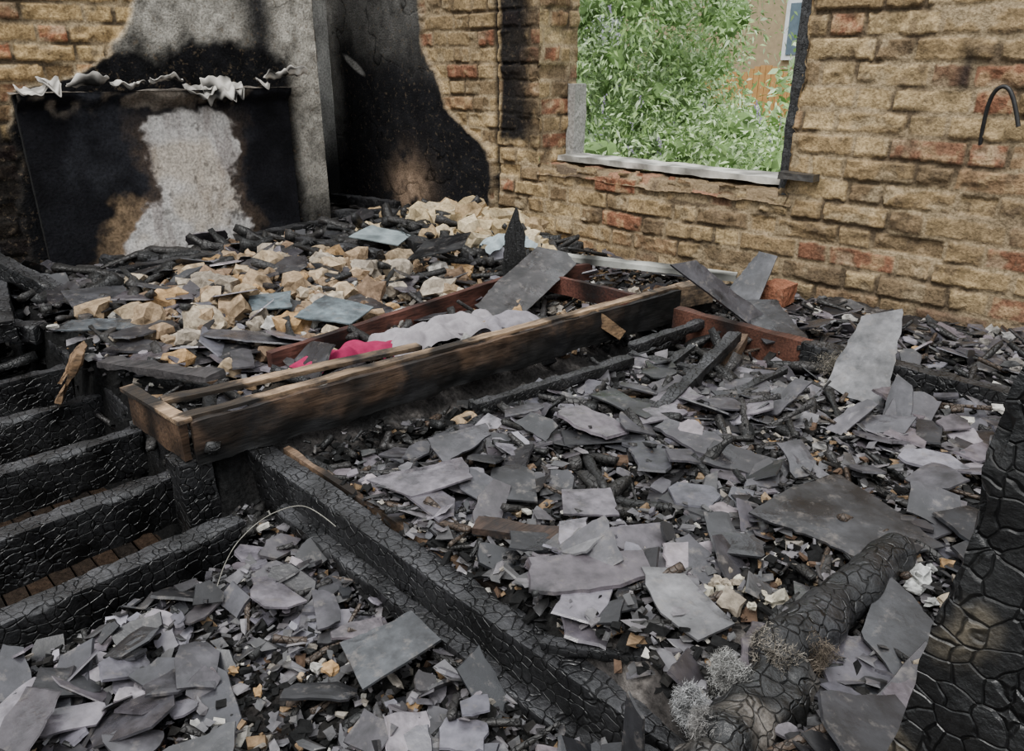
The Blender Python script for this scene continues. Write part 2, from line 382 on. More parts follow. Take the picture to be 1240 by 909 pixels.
# ---------------------------------------------------------------- scatter
def in_void(x,y): return (y<-2.09 and x<2.95)
ZONES=[(3.84,-1.44,.11),(3.99,-1.66,.07),(3.75,-1.82,.08),(3.41,-2.11,.07),(3.56,-.72,.08),(3.46,-1.70,.06),(3.11,-1.70,.06),(3.16,-1.83,.06),(1.57,-1.93,.12),(3.05,-.6,.12),(2.5,-.85,.1),(3.91,-1.75,.06),(3.91,-1.55,.05),(3.91,-1.95,.06)]
def blocked(x,y,r=0):
    if abs(y+1.985)<.035+r*.5 and 2.68<x<3.93: return True
    if abs(x-(2.74+.08*(y+2.1)))<.04+r*.5 and -2.15<y<-.35: return True
    if r>.012 and abs(y+.655)<.02+r*.6 and 2.93<x<4.6: return True
    if r>.035:
        for (a,b,c) in ZONES:
            if (x-a)**2+(y-b)**2<(c+r*.3)**2: return True
    return False
SL=[(.013,.013,.015),(.025,.024,.027),(.045,.042,.048),(.074,.068,.079),(.122,.111,.128),(.205,.188,.21)]
def slate_col(bias=0):
    i=min(5,max(0,int(random.gauss(2.5+bias,1.8))));c=SL[i];k=random.uniform(.8,1.2);w=random.uniform(-.06,.08);return (c[0]*k*(1+w),c[1]*k,c[2]*k*(1-w*.5))
def jag(corners,rag):
    P=[]
    n=len(corners)
    for i in range(n):
        a=corners[i];b=corners[(i+1)%n];dx,dy=b[0]-a[0],b[1]-a[1];L=math.hypot(dx,dy)
        if L<1e-6: continue
        nx,ny=dy/L,-dx/L;P.append(a)
        straight=random.random()<.45
        k=3 if L<.04 else max(4,int(L/.014))
        off=0
        for j in range(1,k):
            t=(j+random.uniform(-.35,.35))/k
            if straight: o=random.uniform(-1,1)*rag*.12
            else:
                off=.6*off+random.uniform(-1,1)*rag*.75;o=off
            P.append((a[0]+dx*t+nx*o,a[1]+dy*t+ny*o))
    return P
def cornerset(w,l):
    pts=[];cor=[(-w/2,-l/2),(w/2,-l/2),(w/2,l/2),(-w/2,l/2)]
    for i in range(4):
        a=cor[i];b=cor[(i+1)%4];r=random.random()
        if r<.5:
            p=cor[i-1];t=random.uniform(.1,.65);t2=random.uniform(.08,.45)
            pts.append((a[0]+(p[0]-a[0])*t,a[1]+(p[1]-a[1])*t));pts.append((a[0]+(b[0]-a[0])*t2,a[1]+(b[1]-a[1])*t2))
        else: pts.append((a[0]*random.uniform(.7,1.15),a[1]*random.uniform(.7,1.15)))
    return pts
def shard(mb,x,y,z,w,l,yaw,tilt,tdir,th=.005,col=None):
    P=jag(cornerset(w,l),min(w,l)*.07)
    R=Matrix.Translation((x,y,z))@Matrix.Rotation(tdir,4,'Z')@Matrix.Rotation(tilt,4,'X')@Matrix.Rotation(yaw-tdir,4,'Z')
    n=len(P)
    v=[tuple(R@Vector((p[0],p[1],th/2))) for p in P]+[tuple(R@Vector((p[0]*1.03,p[1]*1.03,-th/2))) for p in P]
    f=[tuple(range(n)),tuple(range(2*n-1,n-1,-1))]+[(i,n+i,n+(i+1)%n,(i+1)%n) for i in range(n)]
    c=col or slate_col()
    mb.add(v,f,[c]*n+[tuple(q*1.3 for q in c)]*n)
CV=[(-1,-1,-1),(1,-1,-1),(1,1,-1),(-1,1,-1),(-1,-1,1),(1,-1,1),(1,1,1),(-1,1,1)]
CF=[(0,3,2,1),(4,5,6,7),(0,1,5,4),(1,2,6,5),(2,3,7,6),(3,0,4,7)]
def chunk(mb,x,y,z,sx,sy,sz,col,jit=.6,ti=.6):
    R=Matrix.Translation((x,y,z))@Matrix.Rotation(random.uniform(0,6.28),4,'Z')@Matrix.Rotation(random.uniform(-ti,ti),4,'X')@Matrix.Rotation(random.uniform(-ti,ti),4,'Y')
    v=[tuple(R@Vector((a*sx*random.uniform(1-jit,1.05),b*sy*random.uniform(1-jit,1.05),c*sz*random.uniform(1-jit,1.05)))) for a,b,c in CV]
    mb.add(v,CF,col)
ICO=None
def rock(mb,x,y,z,r,col,flat=.7):
    global ICO
    if ICO is None:
        import bmesh
        bm=bmesh.new();bmesh.ops.create_icosphere(bm,subdivisions=2,radius=1)
        ICO=([v.co.copy() for v in bm.verts],[tuple(w.index for w in f.verts) for f in bm.faces]);bm.free()
    sd=Vector((random.uniform(0,99),random.uniform(0,99),0))
    R=Matrix.Translation((x,y,z))@Matrix.Rotation(random.uniform(0,6.28),4,'Z')@Matrix.Rotation(random.uniform(-.8,.8),4,'X')
    sx=random.uniform(.7,1.4);v=[];cs=[];cl=.8 if flat>.8 else .7
    for p in ICO[0]:
        q=Vector((max(-cl,min(cl,p.x)),max(-cl,min(cl,p.y)),max(-cl+.1,min(cl-.1,p.z))))*1.2
        q*=1+.6*mn.noise(q*1.6+sd)+.35*mn.noise(q*4+sd)
        v.append(tuple(R@Vector((q.x*r*sx,q.y*r,q.z*r*flat))))
        k=.85+.7*mn.noise(p*2+sd);cs.append(tuple(c*k for c in col))
    mb.add(v,ICO[1],cs)
def hs(x,y): return float(Hf(x,y))

slates=MB();chips=MB();rub=MB();chs=MB()
N=46000
XS=rng.uniform(.78,4.7,N);YS=rng.uniform(-3.1,-.09,N)
nn=24000;XS[:nn]=rng.uniform(2.8,4.4,nn);YS[:nn]=rng.uniform(-2.8,-.9,nn)
HS=Hf(XS,YS)
CC=[(.012,.012,.012),(.018,.017,.016),(.045,.043,.044),(.085,.080,.087),(.14,.13,.138),(.24,.215,.185),(.20,.135,.08),(.42,.40,.36),(.10,.065,.045)]
PW=[.30,.15,.18,.14,.08,.045,.045,.03,.03];PW=[p/sum(PW) for p in PW]
PF=[.17,.10,.12,.10,.09,.12,.17,.08,.05];PF=[p/sum(PF) for p in PF]
PG=[.14,.13,.20,.2,.18,.10,.02,.05,.0];PG=[p/sum(PG) for p in PG]
ci=rng.choice(len(CC),N,p=PW);cf=rng.choice(len(CC),N,p=PF);cg=rng.choice(len(CC),N,p=PG)
for i in range(N):
    x,y=XS[i],YS[i]
    if blocked(x,y): continue
    v=in_void(x,y)
    if v and random.random()<.6: continue
    d=math.hypot(x-4.237,y+2.637)
    s=min(.016,abs(random.gauss(0,.0045))+.0022)
    if d>1.7: s*=1.35
    if d>2.4: s*=1.15
    fz=(x<2.7 and y>-1.95 and x>1.1)
    gz=(x>2.9 and y>-1.0)
    k=cf[i] if fz else cg[i] if gz else ci[i]
    col=CC[k]
    if v or (2.8<x<2.97 and y>-1.95 and random.random()<.7): col=CC[0]
    if k in (2,3,4): chunk(slates,x,y,HS[i]+random.uniform(.0,.03 if i>nn else .045),s*random.uniform(1,3.2),s*random.uniform(.8,1.6),.0016,col,.75,.45)
    else: chunk(chips,x,y,HS[i]+random.uniform(.0,.02 if i>nn else .035),s*random.uniform(.8,2.2),s,s*.6,col)
def scatter_slates(n,x0,x1,y0,y1,smin,smax,tilt,zoff,bias=0,ex=2.2,gap=.09):
    for _ in range(n):
        x=random.uniform(x0,x1);y=random.uniform(y0,y1)
        s=smin+(smax-smin)*random.random()**ex
        if blocked(x,y,s) or in_void(x,y-s*.3): continue
        if fbm(np.array(x*5.),np.array(y*5.),2,55)>gap : continue
        w=s;l=s*random.uniform(.9,2.4)
        ti=abs(random.gauss(0,tilt))
        shard(slates,x,y,hs(x,y)+random.uniform(.005,zoff)+.3*s*math.sin(min(ti,1)),w,l,random.uniform(0,6.28),min(ti,1.2),random.uniform(0,6.28),random.uniform(.002,.006),slate_col(bias))
scatter_slates(1950,2.90,4.4,-1.95,-.9,.008,.06,.34,.045,.0,2.0)
scatter_slates(270,3.0,4.3,-1.95,-.9,.05,.11,.22,.055,.3,1.6)
scatter_slates(800,2.9,4.6,-.9,-.10,.008,.06,.4,.035,.0,2.4)
scatter_slates(60,3.2,4.4,-.9,-.2,.05,.10,.4,.05,-.1,1.6)
scatter_slates(1500,2.98,4.1,-3.0,-2.02,.008,.055,.45,.05,.1,1.9)
scatter_slates(190,3.02,3.9,-2.9,-2.05,.04,.085,.45,.06,.3,1.6)
scatter_slates(420,1.0,2.72,-2.05,-.15,.02,.09,.35,.05,-.4)
scatter_slates(55,1.2,2.6,-2.05,-1.2,.07,.15,.28,.06,.0,1.2)
scatter_slates(130,.85,1.5,-2.6,-.3,.02,.12,.5,.05,-1.7)
TAN=[(.36,.26,.165),(.42,.32,.21),(.29,.205,.13),(.46,.38,.28),(.34,.29,.23),(.22,.15,.10),(.38,.24,.12)]
WHT=[(.52,.50,.46),(.42,.40,.37),(.31,.30,.29)]
def rocks(n,cx,cy,sx,sy,r0,r1,pal,zo=.01,flat=.7):
    for _ in range(n):
        x=random.gauss(cx,sx);y=random.gauss(cy,sy)
        if blocked(x,y,.03) or in_void(x,y) or y>-.1 or x<.8: continue
        r=r0+(r1-r0)*random.random()**2
        c=random.choice(pal);k=random.uniform(.7,1.15);rock(rub,x,y,hs(x,y)+zo+r*.4,r,tuple(q*k for q in c),flat)
rocks(190,1.62,-.38,.27,.11,.012,.06,[(.52,.41,.25),(.46,.35,.20),(.55,.45,.30),(.36,.26,.15)],.03,.95)
rocks(200,1.75,-1.35,.30,.22,.008,.05,TAN,.02,.9)
rocks(110,2.2,-1.5,.22,.22,.008,.035,TAN+WHT,.02,.9)
rocks(90,2.1,-1.0,.35,.3,.008,.035,TAN+WHT[1:],.02,.9)
rocks(60,1.9,-1.85,.25,.12,.008,.045,TAN,.02,.9)
rocks(420,3.4,-1.3,.5,.45,.003,.014,TAN+WHT+[(.03,.03,.03)]*8,.025)
rocks(260,3.7,-.45,.5,.22,.005,.020,WHT+[(.24,.22,.20)]*3+[(.08,.08,.08)]*4,.02)
rocks(220,3.4,-2.4,.3,.25,.003,.013,TAN+WHT+[(.03,.03,.03)]*4,.03)
rocks(16,3.8,-1.73,.035,.03,.007,.019,[(.48,.44,.35),(.33,.28,.22)],.03)
rocks(9,3.99,-1.53,.03,.04,.008,.021,[(.50,.50,.48)],.03)
rocks(45,4.1,-1.5,.1,.15,.006,.022,TAN+[(.03,.03,.03)]*3,.03)
def splint(n,x0,x1,y0,y1,l0,l1,t,pal,tl=.3):
    for _ in range(n):
        x=random.uniform(x0,x1);y=random.uniform(y0,y1)
        if blocked(x,y,.01) : continue
        if in_void(x,y) and random.random()<.3: continue
        L=random.uniform(l0,l1);w=t*random.uniform(.5,1.4)
        R=Matrix.Translation((x,y,hs(x,y)+.025+random.uniform(0,.02)))@Matrix.Rotation(random.uniform(0,6.28),4,'Z')@Matrix.Rotation(random.gauss(0,tl),4,'Y')@Matrix.Rotation(random.uniform(0,6.28),4,'X')
        v,f,c=boxmesh(-L/2,L/2,-w/2,w/2,-w/2.6,w/2.6,max(w/2,L/8),random.choice(pal),w*.5,random.uniform(0,50),None,R);chs.add(v,f,c)
BK=[(.012,.012,.012),(.018,.017,.016),(.028,.026,.025)]
splint(420,2.8,4.4,-1.95,-.15,.02,.12,.010,BK+[(.05,.035,.025)])
splint(80,2.95,3.6,-1.7,-.6,.08,.22,.018,BK)
splint(190,2.79,2.99,-1.93,-.45,.02,.11,.013,BK)
splint(160,1.0,2.7,-2.05,-.2,.06,.28,.02,BK)
splint(150,.95,1.5,-2.7,-.25,.1,.35,.03,BK)
splint(180,3.0,4.0,-3,-2.03,.02,.12,.009,BK+[(.06,.045,.035)])
splint(60,1.5,2.9,-2.9,-2.1,.06,.25,.02,BK)
splint(70,1.0,2.2,-.75,-.2,.08,.3,.03,BK)
splint(40,2.4,2.9,-2.2,-2.05,.03,.16,.018,BK)
deb=empty('fire_debris')
slates.obj('slate_fragments',M_slate,deb);chips.obj('ash_and_grit',M_rub,deb);rub.obj('plaster_rubble',M_rub,deb);chs.obj('charred_splinters',M_char,deb,True)

# ---------------------------------------------------------------- hero slates
def hero(pts,th=.006,col=(.09,.088,.095),rag=.008,name='roof_slate',mat=None,dz=.012):
    pts=[Vector(p)+Vector((0,0,dz)) for p in pts];c=sum(pts,Vector())/len(pts)
    nrm=Vector()
    for i in range(len(pts)): nrm+=(pts[i]-c).cross(pts[(i+1)%len(pts)]-c)
    nrm.normalize()
    if nrm.z<0:nrm=-nrm
    ex=(pts[1]-pts[0]);ex=(ex-nrm*ex.dot(nrm)).normalized();ey=nrm.cross(ex)
    P2=jag([((p-c).dot(ex),(p-c).dot(ey)) for p in pts],rag*.55)
    P=[c+ex*a+ey*b for a,b in P2]
    n=len(P);v=[];f=[];cs=[];rings=[1,.66,.33]
    for sgn in (1,-1):
        for r in rings:
            for p in P:
                q=c+(p-c)*r;w=.004*mn.noise(q*9)
                q=q+nrm*(sgn*th/2+w+(0 if r<1 else -sgn*.001));v.append(tuple(q))
                k=.85+.7*mn.noise(q*16+Vector((3,1,1)))+.2*mn.noise(q*70);k=max(.4,k)
                cs.append(tuple(x*k for x in col))
        v.append(tuple(c+nrm*sgn*th/2));cs.append(col)
    blk=3*n+1
    for s_ in (0,1):
        o=s_*blk
        for r in range(2):
            for i in range(n):
                q=(o+r*n+i,o+r*n+(i+1)%n,o+(r+1)*n+(i+1)%n,o+(r+1)*n+i);f.append(q if s_ else q[::-1])
        for i in range(n):
            q=(o+2*n+i,o+2*n+(i+1)%n,o+3*n);f.append(q if s_ else q[::-1])
    for i in range(n): f.append((i,(i+1)%n,blk+(i+1)%n,blk+i))
    return mesh_obj(name,v,f,np.array(cs),mat or M_slate)
D=(.028,.028,.031);Mi=(.056,.053,.060);Lt=(.14,.137,.142);Ll=(.145,.131,.148);BL=(.12,.15,.165)
hero([(2.46,-1.09,.06),(2.62,-1.08,.07),(2.47,-.62,.10),(2.42,-.60,.19),(2.32,-.66,.17),(2.40,-.9,.13)],col=(.045,.042,.043))
hero([(2.96,-.76,.24),(3.17,-.58,.05),(3.16,-.53,.08),(3.0,-.68,.25)],col=Mi,th=.01)
hero([(2.93,-.41,.06),(3.06,-.38,.06),(3.05,-.28,.21),(2.98,-.26,.2)],col=(.05,.05,.056))
hero([(3.04,-.5,.10),(3.14,-.42,.10),(3.34,-.60,.07),(3.26,-.69,.05)],col=D)
hero([(3.49,-.65,.2),(3.57,-.59,.21),(3.62,-.72,.12),(3.65,-.85,.04),(3.50,-.82,.04)],col=Lt,dz=0)
hero([(3.67,-.84,.13),(3.71,-.87,.13),(3.77,-.97,.03),(3.69,-.97,.03)],col=Mi,dz=0)
hero([(3.70,-1.55,.07),(3.715,-1.42,.08),(3.76,-1.33,.08),(3.88,-1.37,.075),(3.97,-1.41,.065),(3.93,-1.48,.07),(3.90,-1.53,.06)],col=(.034,.034,.037),rag=.012)
hero([(3.935,-1.57,.09),(4.05,-1.62,.06),(4.03,-1.74,.05),(3.96,-1.70,.06)],col=(.030,.030,.033))
hero([(3.66,-1.80,.06),(3.70,-1.76,.065),(3.83,-1.81,.06),(3.81,-1.87,.055),(3.74,-1.86,.06)],col=Lt)
hero([(3.35,-2.16,-.06),(3.38,-2.04,-.05),(3.47,-2.05,-.045),(3.46,-2.19,-.06)],col=(.050,.053,.058),rag=.01)
hero([(3.83,-2.06,-.08),(3.82,-2.04,.09),(3.85,-2.05,.075),(3.88,-2.07,-.08)],col=D)
hero([(3.06,-1.75,.05),(3.10,-1.62,.06),(3.14,-1.64,.05),(3.15,-1.78,.04)],col=Mi)
hero([(3.40,-1.70,.05),(3.46,-1.63,.05),(3.53,-1.69,.05),(3.46,-1.76,.05)],col=Ll)
hero([(3.08,-1.92,.03),(3.16,-1.74,.04),(3.24,-1.78,.045),(3.2,-1.9,.03)],col=Ll)
hero([(1.42,-2.0,.09),(1.5,-1.83,.1),(1.68,-1.86,.08),(1.72,-2.03,.07)],col=(.055,.055,.06))
hero([(1.78,-2.12,.07),(1.74,-2.06,.08),(1.9,-1.84,.08),(1.98,-1.88,.07)],col=(.08,.09,.1))
hero([(2.28,-1.62,.12),(2.20,-1.47,.13),(2.36,-1.40,.12),(2.42,-1.52,.10)],col=BL)
hero([(2.0,-1.62,.12),(2.05,-1.5,.12),(2.16,-1.56,.11),(2.1,-1.66,.1)],col=BL)
hero([(1.95,-.98,.12),(1.85,-.8,.14),(2.0,-.7,.2),(2.12,-.84,.16)],col=(.015,.015,.016))
hero([(1.45,-.9,.12),(1.40,-.75,.14),(1.6,-.68,.12),(1.66,-.8,.1)],col=(.22,.26,.27),name='plasterboard_piece',mat=M_paint)
for i in range(56):
    x=random.uniform(3.0,3.95);y=random.uniform(-1.9,-.95)
    if random.random()<.4:x=random.uniform(3.05,3.7);y=random.uniform(-2.75,-2.1)
    if blocked(x,y,.06): continue
    w=random.uniform(.04,.09);l=random.uniform(.06,.14);a=random.uniform(0,6.28);z=hs(x,y)+.045
    gx=random.gauss(0,.28);gy=random.gauss(0,.28)
    pts=[]
    for (p,q) in cornerset(w,l):
        dx=p*math.cos(a)-q*math.sin(a);dy=p*math.sin(a)+q*math.cos(a)
        pts.append((x+dx,y+dy,z+gx*dx+gy*dy))
    hero(pts,col=random.choice([Mi,Mi,Mi,Lt,Ll,D,D,D,(.10,.092,.104)]),rag=.008)
hero([(2.17,-.70,.02),(2.25,-.62,.02),(2.235,-.64,.22),(2.21,-.66,.31),(2.18,-.69,.2)],th=.025,col=(.015,.015,.015),rag=.01,name='charred_timber_shard',mat=M_char)

# ---------------------------------------------------------------- timbers
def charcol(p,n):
    k=max(.35,1+1.5*mn.noise(p*13));g=.0075*k+ (.012*k if n.z>.5 else 0)  # upward faces lighter: the sheen on top is painted into the colour
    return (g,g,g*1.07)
C1=(1,1)
beam('trimmer_joist',(2.66,-1.985,.015),(3.93,-1.965,.0),.050,.16,M_charb,res=.008,jit=.003,cell=C1,cdepth=.006,colfn=charcol,seed=2)
beam('trimmer_batten',(2.80,-1.945,.018),(3.9,-1.925,.005),.014,.05,M_wood,res=.012,jit=.004,colfn=lambda p,n:(lambda k:(.17*k,.11*k,.07*k))(max(.06,.35+2.0*mn.noise(p*7))))
beam('trimmer_packer',(2.9,-2.02,-.055),(3.8,-2.005,-.07),.035,.06,M_charb,res=.009,jit=.003,cell=C1,cdepth=.006,colfn=charcol,seed=6)
beam('charred_stud',(2.715,-2.09,.03),(2.72,-2.085,-.3),.07,.07,M_charb,res=.01,jit=.004,cell=C1,cdepth=.006,colfn=charcol,seed=7)
beam('charred_joist',(1.5,-2.07,-.02),(2.68,-2.075,-.03),.04,.16,M_charb,res=.012,jit=.006,cell=C1,cdepth=.010,colfn=charcol,seed=8)
for i,(x,z,w) in enumerate([(1.72,-.05,.045),(2.02,-.05,.045),(2.32,-.05,.048),(2.60,-.055,.05),(2.87,-.06,.05)]):
    beam('floor_joist',(x,-2.10,z),(x+.05,-3.4,z),w,.115,M_charb,res=.010,jit=.003,cell=C1,cdepth=.008,colfn=charcol,seed=10+i)
lb=MB()
for i in range(26):
    y=-2.1-i*.05
    v,f,c=boxmesh(1.4,3.0,y-.022,y+.022,-.35,-.34,.08,random.choice([(.020,.014,.010),(.014,.011,.009),(.028,.018,.012)]),.004,i);lb.add(v,f,c)
lb.obj('timber_laths',M_ash)
fr=empty('fallen_timber_frame')
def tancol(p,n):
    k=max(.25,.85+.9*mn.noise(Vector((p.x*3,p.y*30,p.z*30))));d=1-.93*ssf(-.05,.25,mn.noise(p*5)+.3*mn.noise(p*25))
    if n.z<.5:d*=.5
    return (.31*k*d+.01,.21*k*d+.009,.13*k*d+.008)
def facecol(p,n):
    k=max(.2,.8+.9*mn.noise(Vector((p.x*4,p.y*40,p.z*60))))
    b=ssf(-.085,-.035,p.z+.035*mn.noise(p*7)+.015*mn.noise(p*30)-.025*ssf(.4,1.2,p.x));b*=.2+.8*ssf(.85,.2,abs(p.x-.5))
    b*=1-.8*ssf(-.08,.3,mn.noise(p*6)+.3*mn.noise(p*22))
    if p.x>1.3: b*=.3
    return (.008+.085*k*b,.008+.050*k*b,.008+.029*k*b)
beam('front_cap',(2.725,-2.14,.128),(2.86,-.36,.128),.030,.009,M_wood,res=.010,jit=.003,colfn=tancol,parent=fr)
beam('front_fascia',(2.748,-2.12,.119),(2.881,-.38,.119),.016,.10,M_wood,res=.008,jit=.008,colfn=facecol,parent=fr)
beam('end_cap',(2.47,-2.15,.125),(2.75,-2.13,.128),.030,.009,M_wood,res=.012,jit=.002,colfn=tancol,parent=fr)
beam('end_fascia',(2.475,-2.145,.116),(2.745,-2.135,.119),.016,.085,M_wood,res=.01,jit=.003,colfn=lambda p,n:(lambda k:(.060*k,.036*k,.022*k))(max(.15,.8+1.3*mn.noise(p*14))),parent=fr)
beam('inner_plank',(2.60,-2.12,.125),(2.71,-1.5,.125),.035,.010,M_wood,res=.012,jit=.002,colfn=tancol,parent=fr)
redc=lambda p,n:(lambda k:(.085*k,.034*k,.025*k))(max(.12,.7+1.5*mn.noise(p*8)))
beam('rear_rail',(2.47,-1.80,.115),(2.36,-.80,.125),.022,.075,M_wood,res=.012,jit=.003,colfn=redc,parent=fr)
beam('cross_rail',(2.44,-.74,.13),(2.80,-.70,.12),.02,.06,M_wood,res=.012,jit=.003,colfn=redc,parent=fr)
beam('cross_rail_b',(2.36,-.80,.12),(2.40,-.45,.11),.022,.06,M_wood,res=.012,jit=.003,colfn=redc,parent=fr)
beam('block_a',(2.83,-.93,.125),(2.87,-.84,.05),.03,.035,M_wood,res=.01,jit=.003,col=(.25,.16,.09),parent=fr)
beam('block_b',(2.86,-.55,.13),(2.90,-.42,.13),.04,.07,M_wood,res=.01,jit=.004,col=(.14,.10,.065),parent=fr)
beam('painted_plank',(2.25,-.50,.13),(2.88,-.22,.115),.06,.02,M_paint,res=.015,jit=.004,colfn=lambda p,n:(lambda k:(.34*k,.34*k,.31*k))(max(.1,.7+1.3*mn.noise(p*10))))
beam('charred_joist',(2.95,-1.75,-.02),(2.96,-.42,.03),.05,.08,M_charb,res=.010,jit=.006,cell=C1,cdepth=.010,colfn=charcol,seed=31)
beam('rusty_joist',(2.93,-.655,.095),(3.38,-.65,.09),.035,.12,M_wood,res=.012,jit=.004,colfn=lambda p,n:(lambda k:(.09*k,.038*k,.025*k))(max(.1,.7+1.2*mn.noise(p*8))))
beam('charred_joist',(3.36,-.66,.095),(4.6,-.64,.095),.05,.14,M_charb,res=.012,jit=.006,cell=C1,cdepth=.010,colfn=charcol,seed=32)
for k,(a,b,w) in enumerate([((3.30,-1.26,.06),(3.22,-.80,.12),.034),((3.12,-1.28,.05),(3.3,-1.2,.05),.024),((2.98,-1.55,.06),(3.06,-1.05,.07),.03),((3.02,-1.0,.06),(3.25,-.95,.05),.026),((3.0,-.98,.07),(3.03,-.62,.08),.03),((3.36,-1.05,.05),(3.40,-.85,.08),.022),((3.16,-1.12,.05),(3.12,-.85,.07),.024),((3.05,-1.45,.05),(3.22,-1.38,.05),.02),((3.75,-.45,.08),(4.05,-.52,.08),.03),((4.0,-.95,.06),(4.25,-.80,.09),.03),((3.5,-2.42,-.04),(3.68,-2.2,-.03),.025),((3.62,-1.98,.02),(3.80,-1.90,.05),.022)]):
    beam('charred_stick',a,b,w,w*.9,M_char,res=.008,jit=.008,cell=C1,cdepth=.006,colfn=charcol,seed=33+k)
beam('broken_batten',(3.36,-1.88,.055),(3.50,-1.80,.06),.04,.012,M_wood,res=.012,jit=.004,col=(.05,.033,.025))
beam('broken_batten',(3.20,-.72,.09),(3.26,-.92,.05),.03,.03,M_wood,res=.012,jit=.004,col=(.10,.065,.042))
def roundlog(name,p0,p1,r0,r1,seed,mat,colfn,lump=.3,na=40,res=.007):
    M,L=axisM(p0,p1);v=[];f=[];cs=[];n=int(L/res)
    for i in range(n+1):
        t=i/n;r=r0+(r1-r0)*t
        if t<.06:r*=.5+.5*t/.06
        if t>.94:r*=.5+.5*(1-t)/.06
        for j in range(na):
            a=2*math.pi*j/na;p=Vector((t*L,math.cos(a)*r,math.sin(a)*r));q=p+Vector((seed,0,0))
            d=1+lump*mn.noise(q*14)+lump*.5*mn.noise(q*40)
            v.append(tuple(M@Vector((p.x,p.y*d,p.z*d))));cs.append(colfn(p))
    for i in range(n):
        for j in range(na):
            f.append((i*na+j,(i+1)*na+j,(i+1)*na+(j+1)%na,i*na+(j+1)%na))
    f.append(tuple(range(na)));f.append(tuple(n*na+j for j in range(na-1,-1,-1)))
    return mesh_obj(name,v,f,np.array(cs),mat,None,True)
lc=lambda p:(lambda k:(.011*k,.011*k,.012*k))(max(.5,1+1.5*mn.noise(p*20)))
roundlog('charred_log',(3.925,-1.46,.085),(3.90,-1.86,.075),.030,.038,5,M_charb,lc)
roundlog('charred_log',(3.915,-1.80,.055),(3.935,-2.12,.035),.042,.045,9,M_charb,lambda p:(lambda k:(.010+.12*k,.010+.105*k,.010+.09*k))(max(0,1.4*mn.noise(p*14))),lump=.5)
wl_=MB()
def wool(cx,cy,cz,r,n,col):
    for _ in range(n):
        d=Vector((random.gauss(0,1),random.gauss(0,1),random.gauss(0,.7)));d.normalize();d*=r*random.random()**.4
        d*=1+.9*mn.noise(d*35+Vector((cx*3,0,0)))
        p=Vector((cx,cy,cz))+d;dr=Vector((random.gauss(0,1),random.gauss(0,1),random.gauss(0,.6))).normalized()
        L=random.uniform(.004,.011);up=dr.cross(Vector((.3,.2,1))).normalized()*.0003
        q=p+dr*L*.5+Vector((random.gauss(0,.002),random.gauss(0,.002),random.gauss(0,.002)));e=p+dr*L
        k=random.uniform(.4,1.2)*(1+.9*mn.noise(d*60));c=tuple(x*k for x in col)
        wl_.add([tuple(p-up),tuple(p+up),tuple(q+up),tuple(q-up),tuple(e)],[(0,1,2,3),(3,2,4)],c)
for (x,y,z,r,n,c) in [(3.875,-1.90,.070,.032,5500,(.34,.335,.32)),(3.90,-1.84,.085,.032,5000,(.28,.25,.21)),(3.935,-1.79,.08,.026,2500,(.20,.165,.13)),(3.86,-1.96,.05,.030,3800,(.36,.36,.36)),(3.91,-2.0,.07,.030,3200,(.25,.24,.23)),(3.48,-.74,.08,.04,2000,(.3,.27,.22))]:
    wool(x,y,z,r,n,c)
wl_.obj('mineral_wool_clump',M_wool)
beam('charred_post',(4.155,-1.995,-.02),(4.21,-1.955,1.05),.11,.11,M_charb,res=.008,jit=.008,cell=C1,cdepth=.014,seed=51,
     colfn=lambda p,n:(lambda k:(.007+.09*k,.007+.074*k,.007+.050*k))(max(0,mn.noise(p*18)-.25)*2.2))
for k,(a,b,w) in enumerate([((.85,-2.25,.3),(1.35,-1.95,.07),.06),((.85,-1.7,.08),(1.2,-1.5,.09),.05),((.80,-.62,.08),(.82,-1.1,.07),.06),((1.3,-1.35,.12),(1.2,-1.8,.1),.05),((.8,-.55,.12),(1.15,-.3,.14),.05),((1.0,-2.5,.05),(1.5,-2.1,.03),.06),((.85,-2.9,.1),(1.4,-2.2,-.02),.07),((1.2,-2.9,-.02),(1.25,-2.05,.02),.06),((.2,-.2,.1),(.9,-.25,.14),.05),((1.15,-.55,.12),(1.75,-.75,.13),.045),((1.3,-1.05,.13),(1.75,-.95,.13),.04),((.72,-2.05,.16),(1.5,-2.2,.06),.07),((.72,-2.35,.05),(1.45,-2.35,-.03),.06)]):
    beam('charred_timber',a,b,w,w,M_charb,res=.012,jit=.007,cell=C1,cdepth=.010,colfn=charcol,seed=60+k)
beam('splintered_board',(2.05,-2.13,.10),(2.02,-2.2,-.03),.09,.015,M_wood,res=.01,jit=.014,col=(.20,.125,.07))
beam('splintered_board',(1.95,-2.10,.08),(1.92,-2.17,-.02),.05,.015,M_wood,res=.01,jit=.014,col=(.24,.15,.085))
beam('splintered_board',(2.15,-2.10,.09),(2.55,-1.98,.13),.05,.015,M_wood,res=.01,jit=.01,col=(.05,.045,.045))

def cloth(name,cx,cy,z,L,w,yaw,col,seed,amp=.02):
    n=50;m=30;v=[];f=[]
    for i in range(n+1):
        for j in range(m+1):
            u=i/n-.5;t=j/m-.5
            ww=w*(1+.7*mn.noise(Vector((u*4,seed,0))));lx=L*(1+.35*mn.noise(Vector((t*4,seed,4))))
            x=u*lx;y=t*ww+.02*mn.noise(Vector((u*6,seed,9)))
            q=Vector((x*14,y*22,seed));zz=z+amp*abs(mn.noise(q))*2+.4*amp*mn.noise(q*2.3)-.03*(abs(t)*2)**3-.03*(abs(u)*2)**4
            v.append((cx+x*math.cos(yaw)-y*math.sin(yaw),cy+x*math.sin(yaw)+y*math.cos(yaw),zz))
    for i in range(n):
        for j in range(m):
            a=i*(m+1)+j;f.append((a,a+m+1,a+m+2,a+1))
    return mesh_obj(name,v,f,col,M_cloth,None,True)
